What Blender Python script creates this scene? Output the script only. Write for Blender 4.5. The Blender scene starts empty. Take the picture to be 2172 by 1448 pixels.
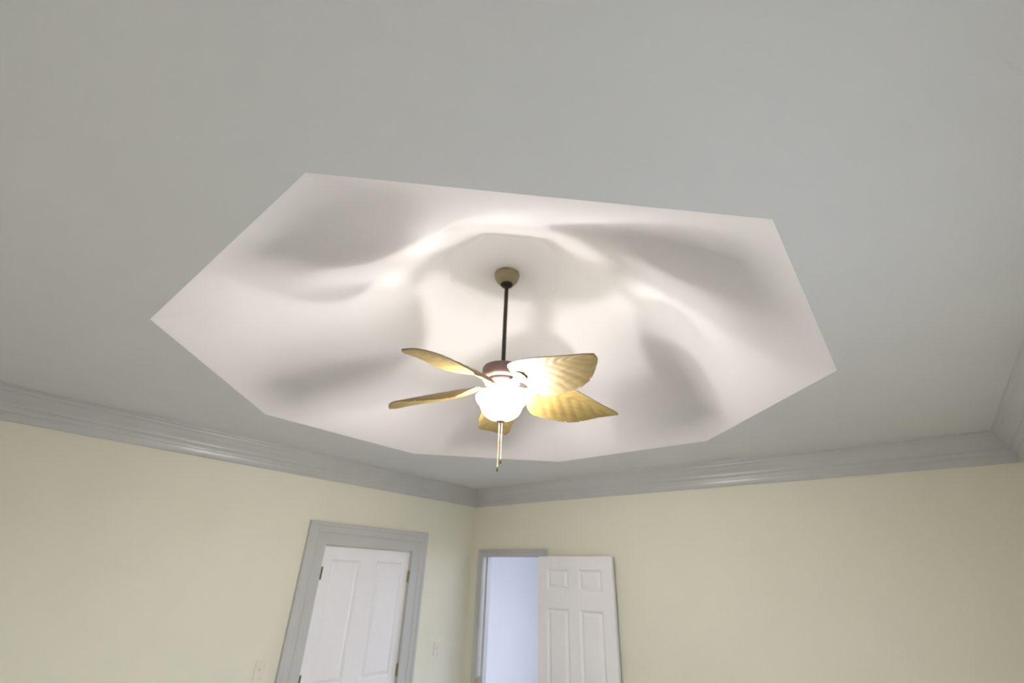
import bpy, math, random
from mathutils import Vector, Matrix

random.seed(7)
scene = bpy.context.scene
col = scene.collection

# ------------------------------------------------------------------ camera
CAM = Vector((-4.0955, -3.9264, 1.8597))
YAW, PITCH, ROLL, F_PX = 0.69963, 0.47977, 0.03538, 957.06
cam_data = bpy.data.cameras.new('camera')
cam_data.sensor_fit = 'HORIZONTAL'
cam_data.sensor_width = 36.0
cam_data.lens = F_PX / 2172.0 * 36.0
cam_data.clip_start = 0.02
cam = bpy.data.objects.new('camera', cam_data)
col.objects.link(cam)
fwd = Vector((math.cos(PITCH) * math.cos(YAW), math.cos(PITCH) * math.sin(YAW), math.sin(PITCH)))
rt = fwd.cross(Vector((0, 0, 1))).normalized()
up = rt.cross(fwd)
rt2 = math.cos(ROLL) * rt + math.sin(ROLL) * up
up2 = -math.sin(ROLL) * rt + math.cos(ROLL) * up
m = Matrix((rt2, up2, -fwd)).transposed().to_4x4()
m.translation = CAM
cam.matrix_world = m
scene.camera = cam
# the photograph is softly out of focus throughout: the lens is focused nearer than the fan
cam_data.dof.use_dof = True
cam_data.dof.focus_distance = 1.0
cam_data.dof.aperture_fstop = 3.6

# ------------------------------------------------------------------ sky, exposure
SKY = (0.735, 0.80, 1.0)
SKY_STRENGTH = 9.2
BOWL_GLOW = 140.0
BULB_GLOW = 2750.0
LAMP_COLOUR = (1.0, 0.945, 0.935)
world = bpy.data.worlds.new('overcast_sky')
scene.world = world
world.use_nodes = True
bg = world.node_tree.nodes['Background']
bg.inputs[0].default_value = (*SKY, 1)
bg.inputs[1].default_value = SKY_STRENGTH
scene.view_settings.view_transform = 'Standard'
scene.view_settings.look = 'None'
scene.view_settings.exposure = 0.0
scene.view_settings.gamma = 1.0
scene.view_settings.use_curve_mapping = False
scene.cycles.use_denoising = True
scene.cycles.max_bounces = 4
scene.cycles.diffuse_bounces = 4
scene.cycles.glossy_bounces = 2
scene.cycles.use_adaptive_sampling = True
scene.cycles.adaptive_threshold = 0.1
scene.cycles.adaptive_min_samples = 12


# ------------------------------------------------------------------ materials
def mat(name, colour, rough=0.6, metal=0.0, noise=0.03, scale=8.0, bump=0.0, bump_scale=120.0,
        emit=None, emit_strength=0.0, colour2=None, stretch=(1, 1, 1), spec=0.5):
    mt = bpy.data.materials.new(name)
    mt.use_nodes = True
    nt = mt.node_tree
    b = nt.nodes['Principled BSDF']
    tc = nt.nodes.new('ShaderNodeTexCoord')
    mp = nt.nodes.new('ShaderNodeMapping')
    mp.inputs['Scale'].default_value = stretch
    nt.links.new(tc.outputs['Object'], mp.inputs['Vector'])
    n = nt.nodes.new('ShaderNodeTexNoise')
    n.inputs['Scale'].default_value = scale
    n.inputs['Detail'].default_value = 1
    nt.links.new(mp.outputs['Vector'], n.inputs['Vector'])
    r = nt.nodes.new('ShaderNodeValToRGB')
    r.color_ramp.elements[0].position = 0.3
    r.color_ramp.elements[1].position = 0.7
    c2 = colour2 or tuple(min(1, c * (1 + noise)) for c in colour)
    r.color_ramp.elements[0].color = (*[c * (1 - noise) for c in colour], 1)
    r.color_ramp.elements[1].color = (*c2, 1)
    nt.links.new(n.outputs['Fac'], r.inputs['Fac'])
    nt.links.new(r.outputs['Color'], b.inputs['Base Color'])
    b.inputs['Roughness'].default_value = rough
    b.inputs['Metallic'].default_value = metal
    b.inputs['Specular IOR Level'].default_value = spec
    if bump > 0:
        n2 = nt.nodes.new('ShaderNodeTexNoise')
        n2.inputs['Scale'].default_value = bump_scale
        nt.links.new(mp.outputs['Vector'], n2.inputs['Vector'])
        bp = nt.nodes.new('ShaderNodeBump')
        bp.inputs['Strength'].default_value = bump
        bp.inputs['Distance'].default_value = 0.002
        nt.links.new(n2.outputs['Fac'], bp.inputs['Height'])
        nt.links.new(bp.outputs['Normal'], b.inputs['Normal'])
    if emit:
        b.inputs['Emission Color'].default_value = (*emit, 1)
        b.inputs['Emission Strength'].default_value = emit_strength
    return mt


M = {}
M['wall'] = mat('cream_wall_paint', (0.72, 0.705, 0.57), 0.7, noise=0.012, scale=2.5)
M['ceiling'] = mat('grey_ceiling_paint', (0.765, 0.775, 0.77), 0.8, noise=0.012, scale=2.0)
M['tray'] = mat('white_tray_paint', (0.765, 0.745, 0.72), 0.8, noise=0.01, scale=2.0)
M['trim'] = mat('grey_semigloss_trim', (0.495, 0.50, 0.475), 0.30, noise=0.02, scale=5)
M['door'] = mat('white_door_paint', (0.80, 0.79, 0.78), 0.4, noise=0.012, scale=4)
M['hall'] = mat('white_hall_paint', (0.84, 0.84, 0.85), 0.7, noise=0.01, scale=2)
M['floor'] = mat('beige_carpet', (0.50, 0.495, 0.48), 0.95, noise=0.1, scale=60)
M['ground'] = mat('neutral_bounce_ground', (0.30, 0.29, 0.27), 0.9, noise=0.12, scale=3)  # grey chosen so the daylight bounced indoors stays neutral
M['bronze'] = mat('antique_bronze', (0.29, 0.24, 0.13), 0.45, metal=0.1, noise=0.12, scale=14)
M['rod'] = mat('dark_bronze', (0.040, 0.028, 0.022), 0.40, metal=0.3, noise=0.12, scale=14)
M['housing'] = mat('brown_bronze', (0.23, 0.15, 0.125), 0.45, metal=0.2, noise=0.08, scale=14)
M['brass'] = mat('aged_brass', (0.23, 0.18, 0.08), 0.38, metal=0.7, noise=0.12, scale=40)
M['chain'] = mat('pale_brass_chain', (0.75, 0.56, 0.36), 0.35, metal=0.4, noise=0.05, scale=40)
M['leaf'] = mat('carved_tan_leaf', (0.225, 0.160, 0.048), 0.5, noise=0.06, scale=9, colour2=(0.27, 0.196, 0.066),
                bump=0.25, bump_scale=70, stretch=(1.2, 6, 1))
M['glass'] = mat('lit_frosted_glass', (0.9, 0.87, 0.82), 0.3, noise=0.01, scale=6, emit=LAMP_COLOUR, emit_strength=BOWL_GLOW)
M['frosted'] = mat('glowing_glass_inside', (0.6, 0.58, 0.55), 0.5, noise=0.01, scale=6, emit=LAMP_COLOUR, emit_strength=0.34 * BOWL_GLOW)  # weaker glow added inside the bowl to lift the tray above
M['bulb'] = mat('lit_bulb', (0.95, 0.93, 0.9), 0.3, noise=0.01, emit=LAMP_COLOUR, emit_strength=BULB_GLOW)
M['white_metal'] = mat('painted_steel', (0.78, 0.74, 0.70), 0.35, noise=0.02)
M['plate'] = mat('painted_switch_plate', (0.69, 0.675, 0.55), 0.6, noise=0.015, scale=20)
M['vinyl'] = mat('white_window_frame', (0.80, 0.80, 0.80), 0.4, noise=0.01)
pane = bpy.data.materials.new('window_glass')
pane.use_nodes = True
_nt = pane.node_tree
_nt.nodes.clear()
_o = _nt.nodes.new('ShaderNodeOutputMaterial')
_mx = _nt.nodes.new('ShaderNodeMixShader')
_t = _nt.nodes.new('ShaderNodeBsdfTransparent')
_g = _nt.nodes.new('ShaderNodeBsdfGlossy')
_g.inputs['Roughness'].default_value = 0.02
_mx.inputs[0].default_value = 0.06
_nt.links.new(_t.outputs[0], _mx.inputs[1])
_nt.links.new(_g.outputs[0], _mx.inputs[2])
_nt.links.new(_mx.outputs[0], _o.inputs[0])
M['pane'] = pane


# ------------------------------------------------------------------ mesh helpers
class MB:
    def __init__(self):
        self.v, self.f = [], []

    def face(self, pts):
        i = len(self.v)
        self.v += [tuple(p) for p in pts]
        self.f.append(list(range(i, i + len(pts))))

    def box(self, x0, x1, y0, y1, z0, z1):
        x0, x1 = min(x0, x1), max(x0, x1)
        y0, y1 = min(y0, y1), max(y0, y1)
        z0, z1 = min(z0, z1), max(z0, z1)
        i = len(self.v)
        self.v += [(x0, y0, z0), (x1, y0, z0), (x1, y1, z0), (x0, y1, z0),
                   (x0, y0, z1), (x1, y0, z1), (x1, y1, z1), (x0, y1, z1)]
        self.f += [[i + a for a in q] for q in
                   ((0, 3, 2, 1), (4, 5, 6, 7), (0, 1, 5, 4), (1, 2, 6, 5), (2, 3, 7, 6), (3, 0, 4, 7))]
        return self

    def lathe(self, prof, n=40, c=(0, 0, 0)):
        """profile of (radius, z) from top to bottom, closed on the axis where radius is 0"""
        rings = []
        for r, z in prof:
            if r < 1e-6:
                self.v.append((c[0], c[1], c[2] + z))
                rings.append([len(self.v) - 1])
            else:
                i = len(self.v)
                for k in range(n):
                    a = 2 * math.pi * k / n
                    self.v.append((c[0] + r * math.cos(a), c[1] + r * math.sin(a), c[2] + z))
                rings.append(list(range(i, i + n)))
        for A, B in zip(rings, rings[1:]):
            for k in range(n):
                k2 = (k + 1) % n
                if len(A) == 1 and len(B) == 1:
                    continue
                if len(A) == 1:
                    self.f.append([A[0], B[k], B[k2]])
                elif len(B) == 1:
                    self.f.append([A[k], B[0], A[k2]])
                else:
                    self.f.append([A[k], B[k], B[k2], A[k2]])
        return self

    def loft(self, A, B, cap=True):
        """join two equal polygons"""
        i = len(self.v)
        n = len(A)
        self.v += [tuple(p) for p in A] + [tuple(p) for p in B]
        for k in range(n):
            k2 = (k + 1) % n
            self.f.append([i + k, i + k2, i + n + k2, i + n + k])
        if cap:
            self.f.append([i + k for k in range(n)][::-1])
            self.f.append([i + n + k for k in range(n)])
        return self

    def mesh(self, name, smooth=False):
        import bmesh
        me = bpy.data.meshes.new(name)
        me.from_pydata(self.v, [], self.f)
        bm = bmesh.new()
        bm.from_mesh(me)
        bmesh.ops.remove_doubles(bm, verts=bm.verts, dist=1e-6)
        bmesh.ops.recalc_face_normals(bm, faces=bm.faces)
        bm.to_mesh(me)
        bm.free()
        if smooth:
            me.shade_smooth()
            me.set_sharp_from_angle(angle=math.radians(38))
        return me

    def build(self, name, material, parent=None, smooth=False, bevel=0.0, origin=None):
        if origin is not None:
            self.v = [tuple(Vector(p) - Vector(origin)) for p in self.v]
        me = self.mesh(name, smooth)
        me.materials.append(material)
        o = bpy.data.objects.new(name, me)
        col.objects.link(o)
        if origin is not None:
            o.location = origin
        if parent is not None:
            o.parent = parent
        if bevel > 0:
            md = o.modifiers.new('bevel', 'BEVEL')
            md.width = bevel
            md.segments = 2
            md.limit_method = 'ANGLE'
        return o


def tag(o, label=None, cat=None, group=None, kind=None):
    if label:
        o['label'] = label
    if cat:
        o['category'] = cat
    if group:
        o['group'] = group
    if kind:
        o['kind'] = kind
    return o


def empty(name, loc):
    o = bpy.data.objects.new(name, None)
    o.empty_display_size = 0.1
    col.objects.link(o)
    o.location = loc
    return o


def under(o, parent):
    """parent o to an unrotated parent, keeping its world place"""
    o.parent = parent
    o.location = Vector(o.location) - Vector(parent.location)
    return o


# ------------------------------------------------------------------ dimensions
H = 2.765            # flat ceiling
S = 4.565            # room is S by S, corner at the origin
T = 0.12             # wall thickness
OX, OY, OA = -2.278, -2.335, 1.5275   # octagonal tray: centre and apothem
TOP_Z, TOP_A = 3.61, 0.375            # flat top of the tray
HD = 2.05            # door head height
# closet opening in the left wall (x), doorway in the right wall (y)
CX0, CX1 = -1.823, -0.873
DY0, DY1 = -0.985, -0.185

# ------------------------------------------------------------------ room shell
b = MB().box(-S - T, CX0, 0, T, 0, H).box(CX1, T, 0, T, 0, H).box(CX0, CX1, 0, T, HD, H)
tag(b.build('wall_left', M['wall']), 'cream painted wall holding the closet double doors', 'wall', kind='structure')
b = MB().box(0, T, -S - T, DY0, 0, H).box(0, T, DY1, 0, 0, H).box(0, T, DY0, DY1, HD, H)
tag(b.build('wall_right', M['wall']), 'cream painted wall holding the open doorway', 'wall', kind='structure')
# wall behind the camera's right shoulder, with the window that lights the room
WX0, WX1, WZ0, WZ1 = -3.7, -2.1, 0.60, 2.05
b = (MB().box(-S - T, WX0, -S - T, -S, 0, H).box(WX1, 0, -S - T, -S, 0, H)
     .box(WX0, WX1, -S - T, -S, 0, WZ0).box(WX0, WX1, -S - T, -S, WZ1, H))
tag(b.build('wall_rear', M['wall']), 'cream painted wall with the window at the right edge', 'wall', kind='structure')
b = MB().box(-S - T, -S, -S, 0, 0, H)
tag(b.build('wall_near', M['wall']), 'cream painted wall behind the camera', 'wall', kind='structure')
b = MB().box(-S - T, 3.4, -S - T, 1.2, -0.12, 0)
tag(b.build('floor', M['floor']), 'beige carpeted floor', 'floor', kind='structure')
b = MB().box(-40, 40, -60, 40, -0.42, -0.40)  # unseen ground, added to bounce daylight in through the windows
tag(b.build('ground', M['ground']), 'unseen grey ground added outside the windows for bounced daylight', 'ground', kind='structure')

# ceiling with an octagonal hole
t8 = OA * math.tan(math.pi / 8)
cm = MB()
E0, E1 = -S - T, T
for zz in (H,):
    def q(dx, dy):
        return (OX + dx, OY + dy, zz)
    cm.face([q(OA, -t8), (E1, OY - t8, zz), (E1, OY + t8, zz), q(OA, t8)])
    cm.face([q(-OA, t8), (E0, OY + t8, zz), (E0, OY - t8, zz), q(-OA, -t8)])
    cm.face([q(t8, OA), (OX + t8, E1, zz), (OX - t8, E1, zz), q(-t8, OA)])
    cm.face([q(-t8, -OA), (OX - t8, E0, zz), (OX + t8, E0, zz), q(t8, -OA)])
    for sx in (-1, 1):
        for sy in (-1, 1):
            ex = E1 if sx > 0 else E0
            ey = E1 if sy > 0 else E0
            cm.face([q(sx * OA, sy * t8), (ex, OY + sy * t8, zz), (ex, ey, zz), (OX + sx * t8, ey, zz), q(sx * t8, sy * OA)])
ceiling = cm.build('ceiling', M['ceiling'])
md = ceiling.modifiers.new('thickness', 'SOLIDIFY')
md.thickness = 0.03
md.offset = 1 if ceiling.data.polygons[0].normal.z > 0 else -1
tag(ceiling, 'flat grey-white ceiling around the raised octagonal tray', 'ceiling', kind='structure')


def octagon(a, z, grow=0.0):
    r = (a + grow) / math.cos(math.pi / 8)
    return [Vector((OX + r * math.cos(math.radians(22.5 + 45 * k)), OY + r * math.sin(math.radians(22.5 + 45 * k)), z)) for k in range(8)]


def soft_octagon(a, z, t):
    """octagon whose corners are rounded off over the tangent length t"""
    c = octagon(a, z)
    out = []
    for k in range(8):
        p, q0, q1 = c[k], c[k - 1], c[(k + 1) % 8]
        d0, d1 = (q0 - p).normalized(), (q1 - p).normalized()
        A, B = p + d0 * t, p + d1 * t
        for n_ in range(9):
            w = n_ / 8
            out.append(A * (1 - w) ** 2 + p * (2 * w * (1 - w)) + B * w ** 2)
    return out


def soft_t(s_):
    return lerp_tab([(0, 0.0005), (0.05, 0.05), (0.15, 0.12), (0.4, 0.20), (0.6, 0.20), (0.8, 0.14), (0.93, 0.07), (1.0, 0.035)], s_)


def lerp_tab(tab, u):
    for (a, va), (c, vc) in zip(tab, tab[1:]):
        if u <= c:
            t = (u - a) / (c - a)
            return va + (vc - va) * t
    return tab[-1][1]


rings, NR = [], 20
for i in range(NR + 1):
    s_ = i / NR
    rings.append(soft_octagon(OA + (TOP_A - OA) * s_, H + (TOP_Z - H) * s_, soft_t(s_)))
tray = MB()
lift = Vector((0, 0, 0.03))
n_ = len(rings[0])
for A_, B_ in zip(rings, rings[1:]):
    for k in range(n_):
        k2 = (k + 1) % n_
        tray.face([A_[k], A_[k2], B_[k2], B_[k]])
        tray.face([A_[k2] + lift, A_[k] + lift, B_[k] + lift, B_[k2] + lift])
for A_ in (rings[0], rings[-1]):
    for k in range(n_):
        k2 = (k + 1) % n_
        tray.face([A_[k], A_[k2], A_[k2] + lift, A_[k] + lift])
tr = tray.build('tray_slope', M['tray'], ceiling, smooth=True)
tr['label'] = 'white plastered sloping sides of the octagonal tray'
top_ring = rings[-1]
tt = MB().loft(top_ring, [v_ + Vector((0, 0, 0.03)) for v_ in top_ring]).build('tray_top', M['tray'], ceiling)
tt['label'] = 'white flat top of the octagonal tray'

# crown moulding, one mitred length per wall
CROWN = [(0.0, 0.0), (0.082, 0.0), (0.082, -0.014), (0.075, -0.019), (0.070, -0.028), (0.070, -0.034), (0.063, -0.040),
         (0.056, -0.058), (0.047, -0.076), (0.037, -0.092), (0.033, -0.101), (0.033, -0.109), (0.026, -0.115), (0.022, -0.124),
         (0.018, -0.133), (0.018, -0.141), (0.014, -0.146), (0.014, -0.184), (0.009, -0.192), (0.0, -0.192)]


def crown(name, p0, p1, inward, along, label):
    b = MB()
    A = [Vector((p0[0], p0[1], H + z)) + Vector(inward) * d + Vector(along) * d for d, z in CROWN]
    B = [Vector((p1[0], p1[1], H + z)) + Vector(inward) * d - Vector(along) * d for d, z in CROWN]
    b.loft(A, B)
    tag(b.build(name, M['trim'], smooth=True), label, 'crown moulding', kind='structure')


crown('trim_1', (-S, 0), (0, 0), (0, -1, 0), (1, 0, 0), 'grey crown moulding above the closet doors')
crown('trim_2', (0, 0), (0, -S), (-1, 0, 0), (0, -1, 0), 'grey crown moulding above the open doorway')
crown('trim_3', (0, -S), (-S, -S), (0, 1, 0), (-1, 0, 0), 'grey crown moulding at the right edge of the view')
crown('trim_4', (-S, -S), (-S, 0), (1, 0, 0), (0, 1, 0), 'grey crown moulding on the wall behind the camera')

# ------------------------------------------------------------------ casings
# profile across a casing board: (distance from the opening edge, projection from the wall)
def casing_profile(w):
    return [(0.0, 0.0), (0.0, 0.014), (0.006, 0.016), (0.45 * w, 0.017), (0.48 * w, 0.013), (0.52 * w, 0.013),
            (0.55 * w, 0.019), (0.80 * w, 0.022), (0.84 * w, 0.028), (0.97 * w, 0.029), (w, 0.024), (w, 0.0)]


def casing(name, e0, e1, head, w, place, wr, label, jamb_box, parent_loc):
    """place(s, z, d) -> world point; s along wall, d out from wall"""
    root = empty(name, parent_loc)
    tag(root, label, 'door casing', kind='structure')
    pr = casing_profile(w)
    prr = casing_profile(wr)
    parts = []
    for nm, A, B in (
        ('side_casing', [place(e0 - u, 0, d) for u, d in pr], [place(e0 - u, head + u, d) for u, d in pr]),
        ('side_casing', [place(e1 + u, 0, d) for u, d in prr], [place(e1 + u, head + u * w / wr, d) for u, d in prr]),
        ('head_casing', [place(e0 - u, head + u, d) for u, d in pr], [place(e1 + u * wr / w, head + u, d) for u, d in pr]),
    ):
        o = MB().loft(A, B).build(nm, M['trim'])
        under(o, root)
        parts.append(o)
    for bx in jamb_box:
        o = MB().box(*bx).build('jamb', M['trim'])
        under(o, root)
    return root


closet_casing = casing('trim_5', CX0, CX1, HD, 0.182, lambda s, z, d: (s, -d, z), 0.178,
                       'wide grey casing around the closet double doors',
                       [(CX0 - 0.0005, CX0 + 0.004, 0.0, T, 0, HD), (CX1 - 0.004, CX1 + 0.0005, 0.0, T, 0, HD),
                        (CX0, CX1, 0.0, T, HD - 0.004, HD + 0.0005)], (CX0, 0, 0))
# s runs along -y here so that the corner side comes first
door_casing = casing('trim_6', -DY1, -DY0, HD, 0.066, lambda s, z, d: (-d, -s, z), 0.061,
                     'narrow grey casing around the open doorway in the corner',
                     [(0, T, DY1 - 0.004, DY1 + 0.0005, 0, HD), (0, T, DY0 - 0.0005, DY0 + 0.004, 0, HD),
                      (0, T, DY0, DY1, HD - 0.004, HD + 0.0005),
                      (0.05, 0.085, DY1 - 0.016, DY1 - 0.004, 0, HD - 0.004)], (0, DY1, 0))
st = MB().box(-0.0005, 0.03, DY1 - 0.0065, DY1 - 0.0035, 0.90, 0.965)
st.box(-0.022, -0.0005, DY1 - 0.0065, DY1 - 0.001, 0.912, 0.952)
under(st.build('strike_plate', M['brass']), door_casing)['label'] = 'dark brass strike plate'


# ------------------------------------------------------------------ panelled doors
def panel_door(name, width, height, thick, panels, label, place, loc):
    """slab lies in local x 0..width, z 0..height, front face at local y = 0, body towards +y.
    panels: (x0, x1, z0, z1) cut-outs with sloped sticking and a raised field, on both faces."""
    root = empty(name, loc)
    tag(root, label, 'door', kind='structure')
    xs = sorted({0.0, width, *[p[0] for p in panels], *[p[1] for p in panels]})
    zs = sorted({0.0, height, *[p[2] for p in panels], *[p[3] for p in panels]})
    dep = 0.013
    b = MB()
    for side, (yf, sg) in enumerate(((0.0, 1), (thick, -1))):
        for i in range(len(xs) - 1):
            for j in range(len(zs) - 1):
                cxm, czm = (xs[i] + xs[i + 1]) / 2, (zs[j] + zs[j + 1]) / 2
                if any(p[0] < cxm < p[1] and p[2] < czm < p[3] for p in panels):
                    continue
                b.face([(xs[i], yf, zs[j]), (xs[i + 1], yf, zs[j]), (xs[i + 1], yf, zs[j + 1]), (xs[i], yf, zs[j + 1])])
        for (x0, x1, z0, z1) in panels:
            k = 0.018
            o = [(x0, yf, z0), (x1, yf, z0), (x1, yf, z1), (x0, yf, z1)]
            n = [(x0 + k, yf + sg * dep, z0 + k), (x1 - k, yf + sg * dep, z0 + k), (x1 - k, yf + sg * dep, z1 - k), (x0 + k, yf + sg * dep, z1 - k)]
            for a in range(4):
                a2 = (a + 1) % 4
                b.face([o[a], o[a2], n[a2], n[a]])
            if side:
                b.face(n)
    for (xa, xb, za, zb) in ((0, 0, 0, height), (width, width, 0, height)):
        b.face([(xa, 0, za), (xa, thick, za), (xa, thick, zb), (xa, 0, zb)])
    for zz in (0, height):
        b.face([(0, 0, zz), (width, 0, zz), (width, thick, zz), (0, thick, zz)])
    slab = b.build('slab', M['door'], root)
    for (x0, x1, z0, z1) in panels:
        k = 0.0185
        x0, x1, z0, z1 = x0 + k, x1 - k, z0 + k, z1 - k
        r = 0.028
        p = MB()
        o = [(x0, dep, z0), (x1, dep, z0), (x1, dep, z1), (x0, dep, z1)]
        n = [(x0 + r, 0.0025, z0 + r), (x1 - r, 0.0025, z0 + r), (x1 - r, 0.0025, z1 - r), (x0 + r, 0.0025, z1 - r)]
        back = [(q_[0], dep + 0.004, q_[2]) for q_ in o]
        for a in range(4):
            a2 = (a + 1) % 4
            p.face([o[a], o[a2], n[a2], n[a]])
            p.face([back[a], back[a2], o[a2], o[a]])
        p.face(n)
        p.face(back)
        p.build('panel', M['door'], root)
    root.matrix_world = place
    return root


def hinge(parent, x, y, z, h=0.09):
    b = MB().lathe([(0, h / 2 + 0.006), (0.004, h / 2 + 0.004), (0.0065, h / 2), (0.0065, -h / 2), (0.004, -h / 2 - 0.004), (0, -h / 2 - 0.006)], 10, (x, y, z))
    b.box(x - 0.003, x + 0.003, y + 0.002, y + 0.019, z - h / 2, z + h / 2)
    o = b.build('hinge', M['brass'], parent)
    o['label'] = 'small aged brass hinge'
    return o


CH = 2.035
y_leaf = 0.006
lw = -1.3455 - (CX0 + 0.009)
d1 = panel_door('door_1', lw, CH, 0.034, [(0.085, 0.381, 1.03, 1.935), (0.085, 0.381, 0.18, 0.90)],
                'white panelled closet leaf hinged beside the wide left casing',
                Matrix.Translation((CX0 + 0.009, y_leaf, 0.010)), (0, 0, 0))
rw = (CX1 - 0.006) - (-1.3405)
d2 = panel_door('door_2', rw, CH, 0.034, [(0.082, 0.388, 1.03, 1.935), (0.082, 0.388, 0.18, 0.90)],
                'white panelled closet leaf nearest the room corner',
                Matrix.Translation((-1.3405, y_leaf + 0.008, 0.012)), (0, 0, 0))
for zz in (1.825, 1.08, 0.25):
    hinge(d1, 0.001, -0.018, zz)
    hinge(d2, rw + 0.001, -0.014, zz - 0.01)
# ball catch between the head casing and the leaves
o = MB().box(lw - 0.095, lw - 0.060, 0.002, 0.030, CH, CH + 0.004).build('ball_catch', M['brass'], d1)
o['label'] = 'dark brass ball catch'

# open six-panel door folded flat against the right wall
LW = 0.806
cols = [(0.106, 0.346), (0.456, 0.696)]
rows = [(1.755, 1.93), (0.93, 1.607), (0.20, 0.80)]
place = Matrix.Translation((-0.083, -0.989, 0.008)) @ Matrix.Rotation(math.radians(-90), 4, 'Z')
d3 = panel_door('door_3', LW, 2.038, 0.035, [(a, b_, c, d_) for a, b_ in cols for c, d_ in rows],
                'white six-panel door standing open against the right wall', place, (0, 0, 0))
for zz in (1.83, 1.02, 0.22):
    h_ = hinge(d3, -0.004, 0.040, zz)
kn = MB().lathe([(0, 0.0), (0.03, 0.0), (0.031, 0.005), (0.012, 0.010), (0.010, 0.03), (0.024, 0.042), (0.027, 0.052), (0.020, 0.062), (0, 0.066)], 24)
kn.v = [(x_ + LW - 0.07, -z_, y_ + 0.93) for x_, y_, z_ in kn.v]
kn.build('door_knob', M['brass'], d3, smooth=True)['label'] = 'aged brass door knob'

# closet interior behind the double doors
b = (MB().box(CX0 - 0.3, CX1 + 0.3, 0.70, 0.74, 0, 2.4).box(CX0 - 0.34, CX0 - 0.3, T, 0.74, 0, 2.4)
     .box(CX1 + 0.3, CX1 + 0.34, T, 0.74, 0, 2.4).box(CX0 - 0.34, CX1 + 0.34, T, 0.74, 2.4, 2.44))
tag(b.build('wall_closet', M['hall']), 'white closet lining behind the double doors', 'wall', kind='structure')

# ------------------------------------------------------------------ room beyond the doorway
HX, HY0, HY1, HZ = 3.0, -3.60, 0.9, 2.65
tag(MB().box(T, HX, HY1, HY1 + T, 0, HZ).build('wall_hall_end', M['hall']), 'bluish white wall seen through the open doorway', 'wall', kind='structure')
tag(MB().box(T, HX, HY0 - T, HY0, 0, HZ).build('wall_hall_back', M['hall']), 'white back wall of the room beyond the doorway', 'wall', kind='structure')
QY0, QY1, QZ0, QZ1 = -3.4, -0.9, 0.25, 2.52
b = (MB().box(HX, HX + T, HY0 - T, QY0, 0, HZ).box(HX, HX + T, QY1, HY1 + T, 0, HZ)
     .box(HX, HX + T, QY0, QY1, 0, QZ0).box(HX, HX + T, QY0, QY1, QZ1, HZ))
tag(b.build('wall_hall_window', M['hall']), 'white window wall of the room beyond the doorway', 'wall', kind='structure')
tag(MB().box(T, HX, HY0, HY1, HZ, HZ + 0.05).build('ceiling_hall', M['hall']), 'white ceiling of the room beyond the doorway', 'ceiling', kind='structure')
tag(MB().box(T, T + 0.01, HY0, DY0 - 0.07, 0, HZ).box(T, T + 0.01, DY1 + 0.07, HY1, 0, HZ).build('wall_hall_near', M['hall']),
    'white face of the doorway wall beyond the door', 'wall', kind='structure')


def window(name, a0, a1, z0, z1, at, label, panes=2):
    """at(s, d, z): s along the wall, d through it from the outside face"""
    root = empty(name, at(a0, 0, z0))
    tag(root, label, 'window', kind='structure')
    fw = 0.05

    def bx(nm, s0, s1, d0, d1, za, zb, m_=M['vinyl']):
        p_, q_ = at(s0, d0, za), at(s1, d1, zb)
        under(MB().box(p_[0], q_[0], p_[1], q_[1], p_[2], q_[2]).build(nm, m_), root)
    zm = (z0 + z1) / 2
    bx('frame_rail', a0, a1, 0.03, 0.08, z0, z0 + fw)
    bx('frame_rail', a0, a1, 0.03, 0.08, z1 - fw, z1)
    bx('frame_stile', a0, a0 + fw, 0.03, 0.08, z0 + fw, z1 - fw)
    bx('frame_stile', a1 - fw, a1, 0.03, 0.08, z0 + fw, z1 - fw)
    w = (a1 - a0 - 2 * fw) / panes
    for i in range(1, panes):
        bx('mullion', a0 + fw + w * i - 0.02, a0 + fw + w * i + 0.02, 0.036, 0.074, z0 + fw, z1 - fw)
    for i in range(panes):
        a, c = a0 + fw + w * i + (0.02 if i else 0), a0 + fw + w * (i + 1) - (0.02 if i < panes - 1 else 0)
        bx('meeting_rail', a, c, 0.035, 0.075, zm - 0.02, zm + 0.02)
        for za, zb in ((z0 + fw, zm - 0.02), (zm + 0.02, z1 - fw)):
            bx('pane', a, c, 0.053, 0.057, za, zb, M['pane'])
    return root


window('window_1', WX0, WX1, WZ0, WZ1, lambda s, d, z: (s, -S - T + d, z), 'white framed window in the wall behind the camera')
window('window_2', QY0, QY1, QZ0, QZ1, lambda s, d, z: (HX + T - d, s, z), 'white framed window of the room beyond the doorway')
# light portals in the two window openings (they only steer sampling of the sky)
for loc_, sx_, sz_, rz_ in ((((WX0 + WX1) / 2, -S - T - 0.02, (WZ0 + WZ1) / 2), WX1 - WX0, WZ1 - WZ0, 0),
                            ((HX + T + 0.02, (QY0 + QY1) / 2, (QZ0 + QZ1) / 2), QY1 - QY0, QZ1 - QZ0, 90)):
    ld = bpy.data.lights.new('window_portal', 'AREA')
    ld.shape = 'RECTANGLE'
    ld.size, ld.size_y = sx_, sz_
    ld.cycles.is_portal = True
    lo_b = bpy.data.objects.new('window_portal', ld)
    col.objects.link(lo_b)
    lo_b.location = loc_
    lo_b.rotation_euler = (math.radians(90), 0, math.radians(rz_))


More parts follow.
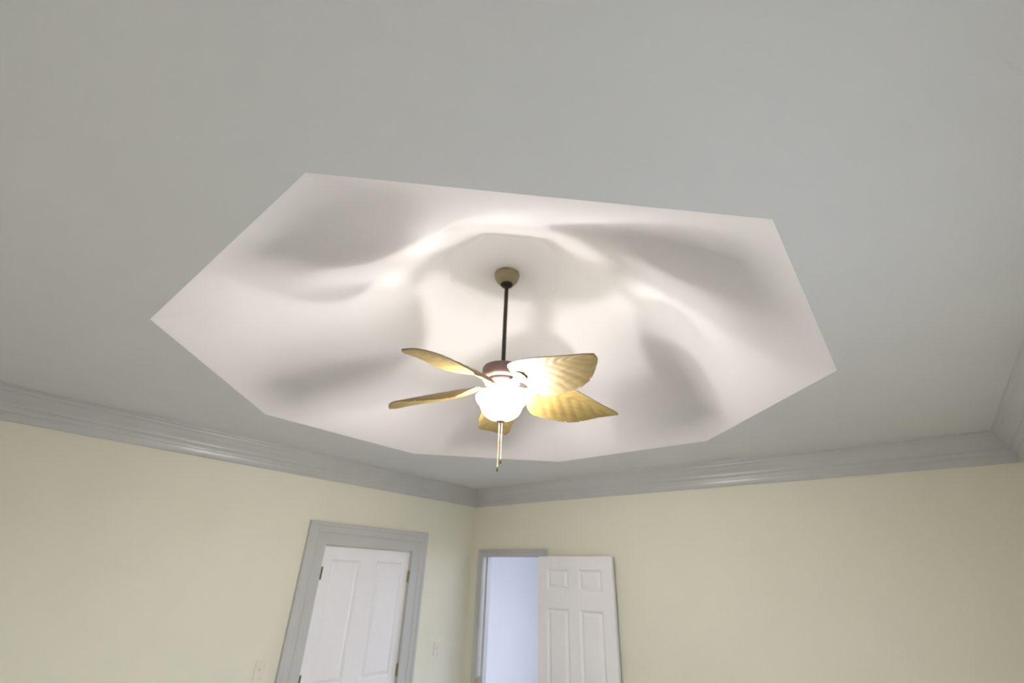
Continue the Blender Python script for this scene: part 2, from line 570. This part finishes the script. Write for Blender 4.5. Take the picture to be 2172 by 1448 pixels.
# ------------------------------------------------------------------ light switches
def light_switch(x, z, label):
    root = empty('light_switch', (x, 0, z))
    tag(root, label, 'light switch', 'light switches on the closet wall')
    b = MB()
    w, h, d, k = 0.035, 0.0575, 0.006, 0.004
    A = [(-w, 0, -h), (w, 0, -h), (w, 0, h), (-w, 0, h)]
    B = [(-w, -d + 0.003, -h), (w, -d + 0.003, -h), (w, -d + 0.003, h), (-w, -d + 0.003, h)]
    C = [(-w + k, -d, -h + k), (w - k, -d, -h + k), (w - k, -d, h - k), (-w + k, -d, h - k)]
    b.loft(A, B, cap=False)
    b.loft(B, C, cap=False)
    b.face(A)
    b.face(C)
    b.build('cover_plate', M['plate'], root)
    b = MB().loft([(-0.005, -d, -0.011), (0.005, -d, -0.011), (0.005, -d, 0.011), (-0.005, -d, 0.011)],
                  [(-0.004, -d - 0.007, 0.003), (0.004, -d - 0.007, 0.003), (0.004, -d - 0.006, 0.011), (-0.004, -d - 0.006, 0.011)])
    b.build('toggle', M['plate'], root)
    for s in (-1, 1):
        sc = MB().lathe([(0, 0.0015), (0.002, 0.0012), (0.003, 0), (0.003, -0.001)], 10)
        sc.v = [(x_, -d - z_, y_ + s * 0.030) for x_, y_, z_ in sc.v]
        sc.build('screw', M['plate'], root)


light_switch(-2.14, 1.205, 'painted light switch left of the wide closet casing')
light_switch(-0.423, 1.21, 'painted light switch between the closet casing and the room corner')

# ------------------------------------------------------------------ ceiling fan
fan = empty('ceiling_fan', (OX, OY, TOP_Z))
tag(fan, 'five-bladed palm-leaf ceiling fan with lit glass bowl hanging from the octagonal tray', 'ceiling fan')


def fz(z):
    return z - TOP_Z


def flathe(name, prof, material, n=48, parent=None, smooth=True):
    b = MB().lathe([(r, fz(z)) for r, z in prof], n)
    return b.build(name, material, parent or fan, smooth=smooth)


flathe('canopy', [(0, 3.61), (0.072, 3.61), (0.080, 3.606), (0.082, 3.597), (0.080, 3.586), (0.077, 3.576), (0.070, 3.559), (0.060, 3.545),
                  (0.048, 3.534), (0.038, 3.528), (0, 3.528)], M['bronze'])
flathe('canopy_collar', [(0, 3.529), (0.040, 3.529), (0.040, 3.523), (0.032, 3.514), (0.016, 3.508), (0, 3.508)], M['rod'], 32)
flathe('downrod', [(0, 3.495), (0.0125, 3.495), (0.0125, 2.955), (0, 2.955)], M['rod'], 24)
flathe('rod_coupling', [(0, 2.975), (0.018, 2.975), (0.022, 2.968), (0.022, 2.945), (0, 2.945)], M['housing'], 24)
flathe('motor_housing', [(0, 2.950), (0.060, 2.949), (0.098, 2.944), (0.113, 2.936), (0.119, 2.925), (0.119, 2.872), (0.116, 2.862),
                         (0.108, 2.856), (0.060, 2.852), (0, 2.852)], M['housing'])
flathe('rotor', [(0, 2.852), (0.096, 2.852), (0.100, 2.848), (0.100, 2.836), (0.094, 2.832), (0, 2.832)], M['housing'])
flathe('light_fitter', [(0, 2.832), (0.058, 2.832), (0.060, 2.828), (0.060, 2.795), (0.066, 2.790), (0.066, 2.782), (0.050, 2.776),
                        (0.016, 2.774), (0.008, 2.770), (0.006, 2.640), (0, 2.640)], M['white_metal'])
OUTER = [(0.146, 2.754), (0.1455, 2.746), (0.140, 2.734), (0.131, 2.722), (0.122, 2.711), (0.116, 2.700), (0.112, 2.688), (0.105, 2.672),
         (0.092, 2.655), (0.072, 2.640), (0.046, 2.631), (0.020, 2.627), (0.006, 2.6265)]
INNER = [(max(0.006, r - 0.004), z + 0.004) for r, z in reversed(OUTER[1:])]
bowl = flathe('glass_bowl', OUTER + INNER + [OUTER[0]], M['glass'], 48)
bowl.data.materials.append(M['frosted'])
for pl in bowl.data.polygons:      # faces turned towards the axis, and the rim, get the weaker fill glow
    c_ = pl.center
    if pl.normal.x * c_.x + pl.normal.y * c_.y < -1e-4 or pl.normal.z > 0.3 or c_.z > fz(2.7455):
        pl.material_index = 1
bowl['label'] = 'glowing frosted glass bowl'
flathe('finial', [(0, 2.632), (0.010, 2.630), (0.023, 2.626), (0.025, 2.622), (0.024, 2.616), (0.018, 2.611), (0.008, 2.608),
                  (0.006, 2.600), (0, 2.598)], M['housing'], 28)
# bulbs lying in the open bowl
BULBS = [(-150.0, 0.0575, 2.7535), (64.0, 0.0815, 2.7092)]
for ba, R_, bz in BULBS:
    a = math.radians(ba)
    b = MB().lathe([(0, 0.015), (0.004, 0.012), (0.0075, 0.006), (0.0095, -0.002), (0.009, -0.008), (0.006, -0.014), (0, -0.015)], 12)
    o = b.build('bulb', M['bulb'], fan, smooth=True)
    o.scale = (1.1, 1.1, 1.1) if ba > 0 else (1, 1, 1)
    o.location = (R_ * math.cos(a), R_ * math.sin(a), fz(bz))
    s_ = MB().lathe([(0, 0.010), (0.006, 0.010), (0.007, 0.006), (0.007, -0.022), (0, -0.022)], 12)
    so = s_.build('socket', M['white_metal'], o)
    so.location = (0, 0, -0.0245)

# ---- palm-leaf blades
HP = [(0.0, 0.036), (0.03, 0.085), (0.07, 0.132), (0.12, 0.160), (0.18, 0.173), (0.28, 0.180), (0.45, 0.187), (0.57, 0.184), (0.67, 0.170), (0.76, 0.143),
      (0.83, 0.115), (0.90, 0.083), (0.95, 0.055), (0.98, 0.027), (1.0, 0.003)]
HM = [(0.0, 0.036), (0.03, 0.068), (0.07, 0.096), (0.12, 0.113), (0.20, 0.121), (0.30, 0.120), (0.45, 0.105), (0.57, 0.083), (0.67, 0.062), (0.78, 0.043),
      (0.86, 0.034), (0.93, 0.028), (0.97, 0.017), (1.0, 0.003)]
R0, R1 = 0.150, 0.735


NU, NV = 120, 28
VEIN = 0.115
DROOP, CUP = 0.080, 0.023
PITCH0, TWIST = math.radians(-24.4), math.radians(26.9)


def leaf_point(u, v, under_side):
    hw = lerp_tab(HP if v > 0 else HM, u)
    # side lobes end in small notches where the veins reach the edge
    ph = ((u - 0.03) / 0.165) % 1.0
    notch = 1.0 - (0.05 * max(0.0, 1 - ph / 0.10) if 0.15 < u < 0.93 else 0.0)
    y = v * hw * notch
    x = R0 + (R1 - R0) * u
    s = (u - 0.22 * abs(v)) / VEIN
    g = abs((s % 1.0) - 0.5) * 2
    rib = 0.0024 * (g ** 2) * min(1.0, 6 * (1 - abs(v))) * min(1, 8 * u) * min(1, 6 * (1 - u))
    mid = 0.004 * max(0.0, 1 - abs(v) / 0.07) * (1 - u)
    z = -DROOP * u ** 1.7 - CUP * (y / 0.12) ** 2
    th = 0.0045 * (1 - 0.5 * abs(v) ** 4)
    z += (-th + rib - mid) if under_side else (th - rib + mid * 0.5)
    pp = PITCH0 + TWIST * u
    return (x, y * math.cos(pp) - z * math.sin(pp), y * math.sin(pp) + z * math.cos(pp))


lf = MB()
idx = {}
for sd in (0, 1):
    for i in range(NU + 1):
        for j in range(NV + 1):
            idx[(sd, i, j)] = len(lf.v)
            lf.v.append(leaf_point(i / NU, -1 + 2 * j / NV, sd == 1))
for sd in (0, 1):
    for i in range(NU):
        for j in range(NV):
            q4 = [idx[(sd, i, j)], idx[(sd, i + 1, j)], idx[(sd, i + 1, j + 1)], idx[(sd, i, j + 1)]]
            lf.f.append(q4 if sd == 0 else q4[::-1])
for i in range(NU):
    for j in (0, NV):
        lf.f.append([idx[(0, i, j)], idx[(0, i + 1, j)], idx[(1, i + 1, j)], idx[(1, i, j)]])
for j in range(NV):
    for i in (0, NU):
        lf.f.append([idx[(0, i, j)], idx[(0, i, j + 1)], idx[(1, i, j + 1)], idx[(1, i, j)]])
leaf_mesh = lf.mesh('palm_blade', smooth=True)
leaf_mesh.materials.append(M['leaf'])

# blade iron: arm from the rotor and a rounded plate under the root of the leaf
ir = MB()


def iron_outline(z_at):
    pts = []
    for (x, w) in ((0.088, 0.016), (0.115, 0.012), (0.140, 0.014), (0.155, 0.026), (0.170, 0.036), (0.190, 0.040), (0.205, 0.034), (0.214, 0.020), (0.218, 0.0)):
        pts.append((x, w))
    outl = [(x, w, z_at(x)) for x, w in pts] + [(x, -w, z_at(x)) for x, w in reversed(pts[:-1])]
    return outl


ir.loft(iron_outline(lambda x: -0.006 - 0.004 * (x > 0.15)), iron_outline(lambda x: -0.014 - 0.003 * (x > 0.15)))
iron_mesh = ir.mesh('blade_iron')
iron_mesh.materials.append(M['housing'])
screw_mesh = MB().lathe([(0, 0), (0.005, 0), (0.006, -0.002), (0.004, -0.004), (0, -0.0045)], 10).mesh('screw')
screw_mesh.materials.append(M['brass'])

BLADE_Z = 2.832
for k, ang in enumerate((-177.8, -105.8, -33.8, 38.2, 110.2)):
    bl = bpy.data.objects.new('blade', leaf_mesh)
    col.objects.link(bl)
    bl.parent = fan
    bl.matrix_local = (Matrix.Translation((0, 0, fz(BLADE_Z))) @ Matrix.Rotation(math.radians(ang), 4, 'Z'))
    io_ = bpy.data.objects.new('blade_iron', iron_mesh)
    col.objects.link(io_)
    io_.parent = bl
    io_.matrix_local = Matrix.Rotation(PITCH0, 4, 'X')
    for sx_, sy_ in ((0.170, 0.018), (0.170, -0.018), (0.200, 0.0)):
        so = bpy.data.objects.new('screw', screw_mesh)
        col.objects.link(so)
        so.parent = bl
        so.matrix_local = Matrix.Rotation(PITCH0, 4, 'X') @ Matrix.Translation((sx_, sy_, -0.0165))

# ---- pull chains
for (dx, dy, z_top, z_end, ln_) in ((0.005, -0.006, 2.612, 2.385, 0.034), (-0.006, 0.004, 2.612, 2.344, 0.032)):
    prof = [(0, z_top)]
    z = z_top
    while z > z_end + ln_ + 0.004:
        prof += [(0.0010, z - 0.0005), (0.0026, z - 0.0022), (0.0026, z - 0.0034), (0.0010, z - 0.0050)]
        z -= 0.0055
    prof.append((0, z))
    b = MB().lathe([(r, fz(zz)) for r, zz in prof], 8, (dx, dy, 0))
    ch = b.build('pull_chain', M['chain'], fan, smooth=True)
    zf = z
    b = MB().lathe([(0, fz(zf)), (0.002, fz(zf - 0.001)), (0.0045, fz(zf - 0.006)), (0.0056, fz(zf - 0.014)), (0.005, fz(zf - ln_ + 0.006)),
                    (0.0035, fz(zf - ln_ + 0.001)), (0, fz(zf - ln_))], 12, (dx, dy, 0))
    b.build('pull_fob', M['brass'], ch, smooth=True)
